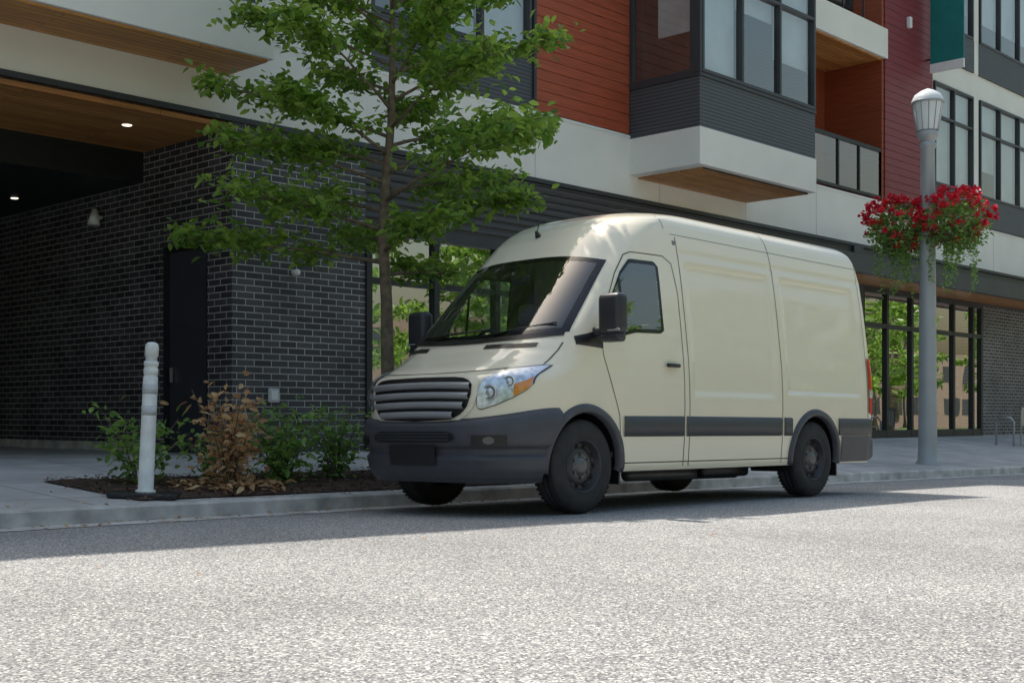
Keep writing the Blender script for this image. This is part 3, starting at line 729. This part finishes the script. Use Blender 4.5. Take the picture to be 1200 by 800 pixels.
vseam([(.47,.36),(.44,.8),(.24,1.30),(.22,1.50),(.27,1.66),(.50,2.02),(.66,2.20),(.74,2.23),(1.20,2.24),(1.32,2.18),(1.37,1.9),(1.37,.36)])
vseam([(1.45,.36),(1.44,2.3),(1.43,2.44)]); vseam([(3.02,.36),(3.02,2.3),(2.99,2.50)])
vseam([(1.28,2.50),(1.26,2.62),(1.25,2.66),(1.24,2.71)],.007)
vseam([(2.99,2.50),(2.95,2.66),(2.94,2.71)],.008)
vseam([(4.76,.75),(4.76,2.5)],.006)
vseam([(1.36,2.46),(4.8,2.45)],.005,.0015)
for xx in (1.24,2.94):
    V=[];F=[]
    for i in range(5):
        y=-.44+.88*i/4; V+=[(xx-.005,y,2.7225),(xx+.006,y,2.7225)]
    mk('roof_seam',V,[(2*i,2*i+1,2*i+3,2*i+2) for i in range(4)],seam,VAN)
spatch('rub_strip_front',[-.0+.50,1.35],[.625,.625],[.80,.805],.018,stripm,14,4)
spatch('rub_strip_mid',[1.40,2.99],[.625,.625],[.805,.805],.018,stripm,20,4)
spatch('rub_strip_rear',[3.05,3.19],[.625,.625],[.805,.805],.018,stripm,4,4)
spatch('rub_strip_tail',[4.13,4.84],[.625,.625],[.805,.805],.018,stripm,10,4)
spatch('pillar_base_trim',[-.08,.24],[1.38,1.36],[1.45,1.52],.006,blk,8,3)
spatch('sill_gap',[.52,3.18],[.395,.395],[.405,.405],.002,seam,20,3)  # thin dark strip along the sill, same colour as the panel gaps
for w in WX:
    for sg in (-1,1):
        def f(u,v):
            a=math.radians(-12+204*u); pr=[(.435,-.03),(.44,.018),(.455,.028),(.50,.026),(.512,.0)][int(round(v*4))]
            x=w+pr[0]*math.cos(a); z=max(.34,WZ+pr[0]*math.sin(a))
            return pside(x,z,pr[1],sg)
        grid('wheel_arch_trim',f,40,4,plast)
        V=[];F=[];n=24
        for i in range(n+1):
            a=math.radians(-15+210*i/n); c,s_=math.cos(a)*.47,math.sin(a)*.47
            V+=[(w+c,sg*.96,WZ+s_),(w+c,sg*.5,WZ+s_)]
        F=[(2*i,2*i+1,2*i+3,2*i+2) for i in range(n)]+[tuple(2*i+1 for i in range(n+1))]
        mk('wheel_liner',V,F,blk,VAN)
def wheel(x,sg):
    W=empty('wheel',(x,sg*.85,WZ)); W.parent=VAN
    pr=[(.205,-.11),(.235,-.122),(.30,-.128),(.345,-.118),(.372,-.102),(.384,-.085),(.386,-.03),(.378,-.028),(.378,-.018),(.386,-.016),(.386,.016),(.378,.018),(.378,.028),(.386,.03),(.384,.085),(.372,.102),(.345,.118),(.30,.128),(.235,.122),(.205,.11)]
    lathe('tyre',pr,tyre,W,56,axis='y')
    V=[];F=[]
    for k in range(56):
        for (y0,y1) in ((-.1,-.06),(.06,.1)):
            a=2*math.pi*(k+.2)/56; b_=2*math.pi*(k+.75)/56; i=len(V)
            for (aa,yy,r) in ((a,y0,.384),(b_,y0,.384),(b_,y1,.390),(a,y1,.390),):
                V.append((math.cos(aa)*(r if abs(yy)>.08 else .392),yy,math.sin(aa)*(r if abs(yy)>.08 else .392)))
            F.append((i,i+1,i+2,i+3))
    mk('tread_blocks',V,F,tyre,W)
    s=sg
    lathe('rim',[(.212,s*.108),(.222,s*.118),(.216,s*.122),(.205,s*.110),(.196,s*.06),(.18,s*.045),(.165,s*.052),(.155,s*.066),(.12,s*.082),(.105,s*.075),(.09,s*.072),(.075,s*.075),(.07,s*.10),(.045,s*.108),(.001,s*.11)],rim,W,48,axis='y',mats=[rim,hubm],fm=[0]*9+[1]*5)
    V=[];F=[]
    for k in range(12):
        a=2*math.pi*k/12
        c=Vector((math.cos(a)*.172,s*.056,math.sin(a)*.172)); r_=Vector((math.cos(a),0,math.sin(a))); t_=Vector((-math.sin(a),0,math.cos(a)))
        i=len(V); 
        for j in range(10):
            b_=2*math.pi*j/10; V.append(c+r_*math.cos(b_)*.018+t_*math.sin(b_)*.026+Vector((0,s*.008,0)))
        F.append(tuple(range(i,i+10)))
    mk('rim_holes',V,F,blk,W)
    V=[];F=[]
    for k in range(6):
        a=2*math.pi*(k+.5)/6; p=Vector((math.cos(a)*.095,s*.07,math.sin(a)*.095)); tubegeo([p,p+Vector((0,s*.025,0))],[.013,.011],6,V,F)
    mk('lug_nuts',V,F,hubm,W)
    lathe('brake_disc',[(.15,-s*.02),(.15,s*.0),(.001,s*.0)],hubm,W,24,axis='y')
for w in WX:
    for sg in (-1,1): wheel(w,sg)
BO=[(.26,.0),(.30,.03),(.36,.045),(.46,.05),(.49,.02),(.53,.02),(.56,.055),(.66,.065),(.72,.06),(.765,.045),(.785,.02),(.80,.0)]
zb=list(np.interp(np.linspace(0,11,45),range(12),[z for z,_ in BO]))
nu=64
def fb(u,v):
    z=zb[int(round(v*(len(zb)-1)))]; h=tb(HW,z); xf=tb(XF,z); D=tb(DT,z); xc=xf+D
    arch=.49**2-(z-WZ)**2; xe=-math.sqrt(max(.06,arch)); xe=min(xe,xc-.001)
    ae=math.acos(min(1,(xc-xe)/D)); a=(2*u-1)*ae
    zz=z+.06*abs(math.sin(a))**4*sst(.6,.8,z)-.045*(1-abs(math.sin(a)))*sst(.7,.8,z)
    x=xc-D*math.cos(a); y=h*abs(math.sin(a))**(2/PP)*(1 if a>0 else -1)
    off=tb(BO,z)
    nrm=Vector((-math.cos(a),math.sin(a)**3,0)).normalized()
    return Vector((x,y,zz))+nrm*off
grid('front_bumper',fb,nu,len(zb)-1,plast)
def lowerplate(): 
    V=[];F=[]
    for i in range(33):
        y=-.93+1.86*i/32; x=Fx(y,.3)+.02; V+=[(x,y,.27),(-.45,y,.30)]
    F=[(2*i,2*i+1,2*i+3,2*i+2) for i in range(32)]; mk('bumper_underside',V,F,blk,VAN)
lowerplate()
fpatch('lower_intake',[-.46,-.40,.40,.46],[.605,.585,.585,.605],[.645,.67,.67,.645],.075,blk,20,2)
for zq in (.602,.626,.650): fpatch('intake_bar',[-.42,.42],[zq,zq],[zq+.007,zq+.007],.081,plast,20,1)
fpatch('plate_holder',[-.27,.27],[.41,.41],[.56,.56],.068,blk,8,2)
for s in (-1,1):
    yl=sorted([s*.60,s*.82]); 
    fpatch('fog_recess',yl,[.56,.56],[.64,.64],.068,blk,8,3)
    c=pfront(s*.72,.60,.072); V=[];F=[]
    e1=(pfront(s*.73,.60,.07)-pfront(s*.71,.60,.07)).normalized(); e2=Vector((0,0,1)); nn=(pfront(s*.72,.60,.09)-c).normalized()
    for j in range(16):
        b_=2*math.pi*j/16; V.append(c+nn*.004+e1*.048*math.cos(b_)+e2*.030*math.sin(b_))
    mk('fog_lamp',V,[tuple(range(16))],hubm,VAN)
GY=[-.575,-.555,-.50,-.40,0,.40,.50,.555,.575]
glo=[.97,.88,.81,.765,.75,.765,.81,.88,.97]; ghi=[1.04,1.07,1.085,1.095,1.10,1.095,1.085,1.07,1.04]
SY=[-.625,-.595,-.52,-.41,0,.41,.52,.595,.625]
fpatch('grille_surround',SY,[.97,.86,.78,.735,.715,.735,.78,.86,.97],[1.06,1.10,1.115,1.125,1.13,1.125,1.115,1.10,1.06],.010,paint2,40,6)
fpatch('grille_opening',GY,glo,ghi,.016,blk,40,6)
for k,(za,zb_) in enumerate([(.778,.832),(.857,.911),(.936,.988),(1.013,1.064)]):
    yw=[.43,.52,.56,.565][k]
    def gs(u,v,za=za,zb_=zb_,yw=yw):
        y=-yw+2*yw*u; z=za+(zb_-za)*v+.012*(1-(y/.57)**2)-.012
        return pfront(y,z,.020+.030*math.sin(v*math.pi*.85))
    grid('grille_slat',gs,34,6,chrome)
for s in (-1,1):
    YL=[.615,.63,.66,.76,.85,.91,.935]; LO=[.87,.845,.84,.875,.93,.99,1.05]; HI=[.93,1.02,1.085,1.155,1.185,1.20,1.20]
    def hl(off,sh=0):
        def f(u,v):
            y=YL[0]+sh+(YL[-1]-YL[0]-2*sh)*u; lo=np.interp(y,YL,LO)+sh; hi=np.interp(y,YL,HI)-sh
            return pfront(s*y,lo+(hi-lo)*v,off)
        return f
    grid('headlight_housing',hl(.005),30,8,blk)
    grid('headlight_reflector',hl(.009,.008),30,8,lensbk)
    grid('headlight_lens',hl(.022),30,8,lens)
    for (yy,zz,rr) in ((.71,.975,.066),(.82,1.06,.052)):
        c=pfront(s*yy,zz,.012); nn=(pfront(s*yy,zz,.05)-c).normalized(); nn=(nn+Vector((-1,0,0))).normalized()
        e1=nn.orthogonal().normalized(); e2=nn.cross(e1); V=[];F=[]
        for (r2,d) in ((rr,.004),(rr*.8,.006),(rr*.55,-.0),(rr*.4,.008),(.001,.012)):
            for j in range(20):
                b_=2*math.pi*j/20; V.append(c+nn*d+e1*r2*math.cos(b_)+e2*r2*math.sin(b_))
        F=[(i*20+j,i*20+(j+1)%20,(i+1)*20+(j+1)%20,(i+1)*20+j) for i in range(4) for j in range(20)]
        mk('headlight_projector',V,F,[lensbk,hubm],VAN,True,[0]*20+[1]*20+[0]*40)
    def am(u,v):
        y=.85+.075*u; lo=np.interp(y,YL,LO)+.012; hi=np.interp(y,YL,HI)-.012
        return pfront(s*y,lo+(hi-lo)*v*.42,.014)
    grid('turn_signal',am,10,3,amber)
    def hv(u,v):
        y=.34+.42*u; z=1.345+.034*v+.010*u; return pfront(s*y,z,.006)
    grid('cowl_vent',hv,12,2,blk)
    V=[]
    for i in range(25):
        z=1.205+.19*i/24; y=s*.90; V+=[pfront(y,z,.003),pfront(y-s*.008,z,.003)]
    mk('hood_gap',V,[(2*i,2*i+1,2*i+3,2*i+2) for i in range(24)],seam,VAN)
def hs(u,v):
    y=-.90+1.80*u; return pfront(y,1.137+.062*(abs(y)/.90)**3+.006*v,.003)
grid('hood_gap',hs,60,1,seam)
def cw(u,v):
    y=-.88+1.76*u; return pfront(y,ws_lo(y)-.035+.04*v,.009)
grid('cowl',cw,30,2,blk)
for (y0,y1) in ((.55,-.22),(-.20,-.80)):
    a=pfront(y0,ws_lo(y0)+.0,.03); b_=pfront(y1,ws_lo(y1)+.075,.022); tube('wiper',[a,a.lerp(b_,.5)+Vector((-.015,0,.008)),b_],.008,blk,VAN,6)
for s in (-1,1):
    m_=box('mirror_housing',.06,.20,-.12,.12,1.46,1.80,mirm,VAN,.05,5); m_.location=(0,s*1.17,0)
    box('mirror_arm',.12,.19,min(s*.93,s*1.12),max(s*.93,s*1.12),1.45,1.53,mirm,VAN,.02,3)
    box('mirror_lower_cap',.07,.19,s*1.17-.1,s*1.17+.1,1.40,1.475,mirm,VAN,.03,4)
    box('mirror_turn_signal',.062,.11,s*1.17-.06+s*.05,s*1.17+.06+s*.05,1.485,1.51,chrome,VAN,.008)
    box('mirror_glass',.197,.203,s*1.17-.09,s*1.17+.09,1.53,1.77,lensbk,VAN,.0)
    a=pside(1.10,1.26,.012,s); b_=pside(1.28,1.255,.012,s)
    box('door_handle',1.09,1.27,min(a.y,a.y+s*.035),max(a.y,a.y+s*.035),1.235,1.27,blk,VAN,.012,3)
    def tl(u,v):
        x=4.775+.14*u; return pside(x,.86+.60*v,.014,s)
    grid('tail_lamp',tl,8,10,redl)
    def tw(u,v): return pside(4.775+.14*u,1.03+.09*v,.018,s)
    grid('tail_lamp_reverse',tw,8,2,lensbk)
box('rear_bumper',4.55,5.03,-.93,.93,.36,.60,plast,VAN,.05,4)
box('rear_step',4.60,5.05,-.90,.90,.58,.66,plast,VAN,.02,2)
for s in (-1,1):
    def rb(u,v): return pside(4.2+.68*u,.35+.27*v,.012,s)
    grid('rear_corner_trim',rb,10,4,plast)
box('rear_door_gap',4.93,4.944,-.006,.006,.7,2.5,seam,VAN)
boxes('chassis',[(-.5,4.6,-.55,.55,.30,.42),(.6,3.1,-.70,.70,.36,.45)],blk,VAN)
tube('exhaust',[(1.2,-.45,.27),(2.9,-.5,.26)],.06,hubm,VAN)
boxes('axles',[(-.05,.05,-.75,.75,.3,.4),(3.6,3.72,-.75,.75,.3,.42)],blk,VAN)
box('spare_tank',2.2,3.0,-.62,-.2,.22,.36,blk,VAN,.04,3)
boxes('mud_flap',[(4.12,4.14,-.96,-.72,.20,.5),(4.12,4.14,.72,.96,.20,.5),(.47,.49,-.95,-.72,.22,.45)],blk,VAN)
box('bulkhead',1.38,1.42,-.85,.85,.45,2.4,seat2,VAN)
box('floor',-.6,1.38,-.9,.9,.45,.5,seat,VAN)
box('dashboard',-.28,.20,-.84,.84,.95,1.40,mat('dashboard_plastic',(.07,.07,.075),.6),VAN,.05,3)
for s in (-1,1):
    box('seat_back',.82,1.0,s*.48-.25,s*.48+.25,.95,1.66,seat,VAN,.06,4)
    box('headrest',.86,.97,s*.48-.13,s*.48+.13,1.68,1.88,seat,VAN,.05,4)
    box('seat_base',.4,.95,s*.48-.26,s*.48+.26,.75,.98,seat,VAN,.05,3)
pts=[(.30+.06*math.sin(a),.48+.19*math.cos(a),1.42+.18*math.sin(a)) for a in [2*math.pi*i/24 for i in range(25)]]
tube('steering_wheel',pts,.015,blk,VAN,6)
box('rear_view_mirror',.26,.29,-.12,.12,1.98,2.05,blk,VAN,.01,3)
box('dash_paper',-.12,.02,.2,.42,1.402,1.404,M['whitetrim'],VAN)
a=pfront(0.05,2.44,.0)
tube('antenna_base',[a,a+Vector((-.03,0,.05))],[.03,.012],blk,VAN,8)
tube('antenna',[a+Vector((-.02,0,.03)),a+Vector((.04,0,.20))],[.006,.003],blk,VAN,6)

# ------------------------------------------------------------------ light, sky, camera
sunv=Vector((.10,1.0,2.0)).normalized()
elev=math.asin(sunv.z); az=math.atan2(sunv.x,sunv.y)
w=bpy.data.worlds.new('World'); scene.world=w; w.use_nodes=True; t=w.node_tree
bg=t.nodes['Background']; sky=t.nodes.new('ShaderNodeTexSky'); sky.sky_type='NISHITA'; sky.sun_disc=False
sky.sun_elevation=elev; sky.sun_rotation=az; sky.altitude=0; sky.air_density=2.2; sky.dust_density=4.5; sky.ozone_density=3.5
t.links.new(sky.outputs[0],bg.inputs[0]); bg.inputs[1].default_value=.15
sl=bpy.data.lights.new('sun','SUN'); sl.energy=5; sl.angle=math.radians(.5); sl.color=(1,.94,.85)
so=bpy.data.objects.new('sun',sl); COL.objects.link(so); so.rotation_euler=sunv.to_track_quat('Z','Y').to_euler()
cam=bpy.data.cameras.new('camera'); co=bpy.data.objects.new('camera',cam); COL.objects.link(co)
co.location=(-7.858,-6.683,.80)
fw=Vector((.7241,.6896,0)); co.rotation_euler=fw.to_track_quat('-Z','Y').to_euler()
cam.sensor_width=36; cam.lens=44.1; cam.shift_y=.0733; cam.clip_end=2000; cam.clip_start=.05
scene.camera=co
scene.view_settings.view_transform='Standard'; scene.view_settings.look='None'; scene.view_settings.exposure=0
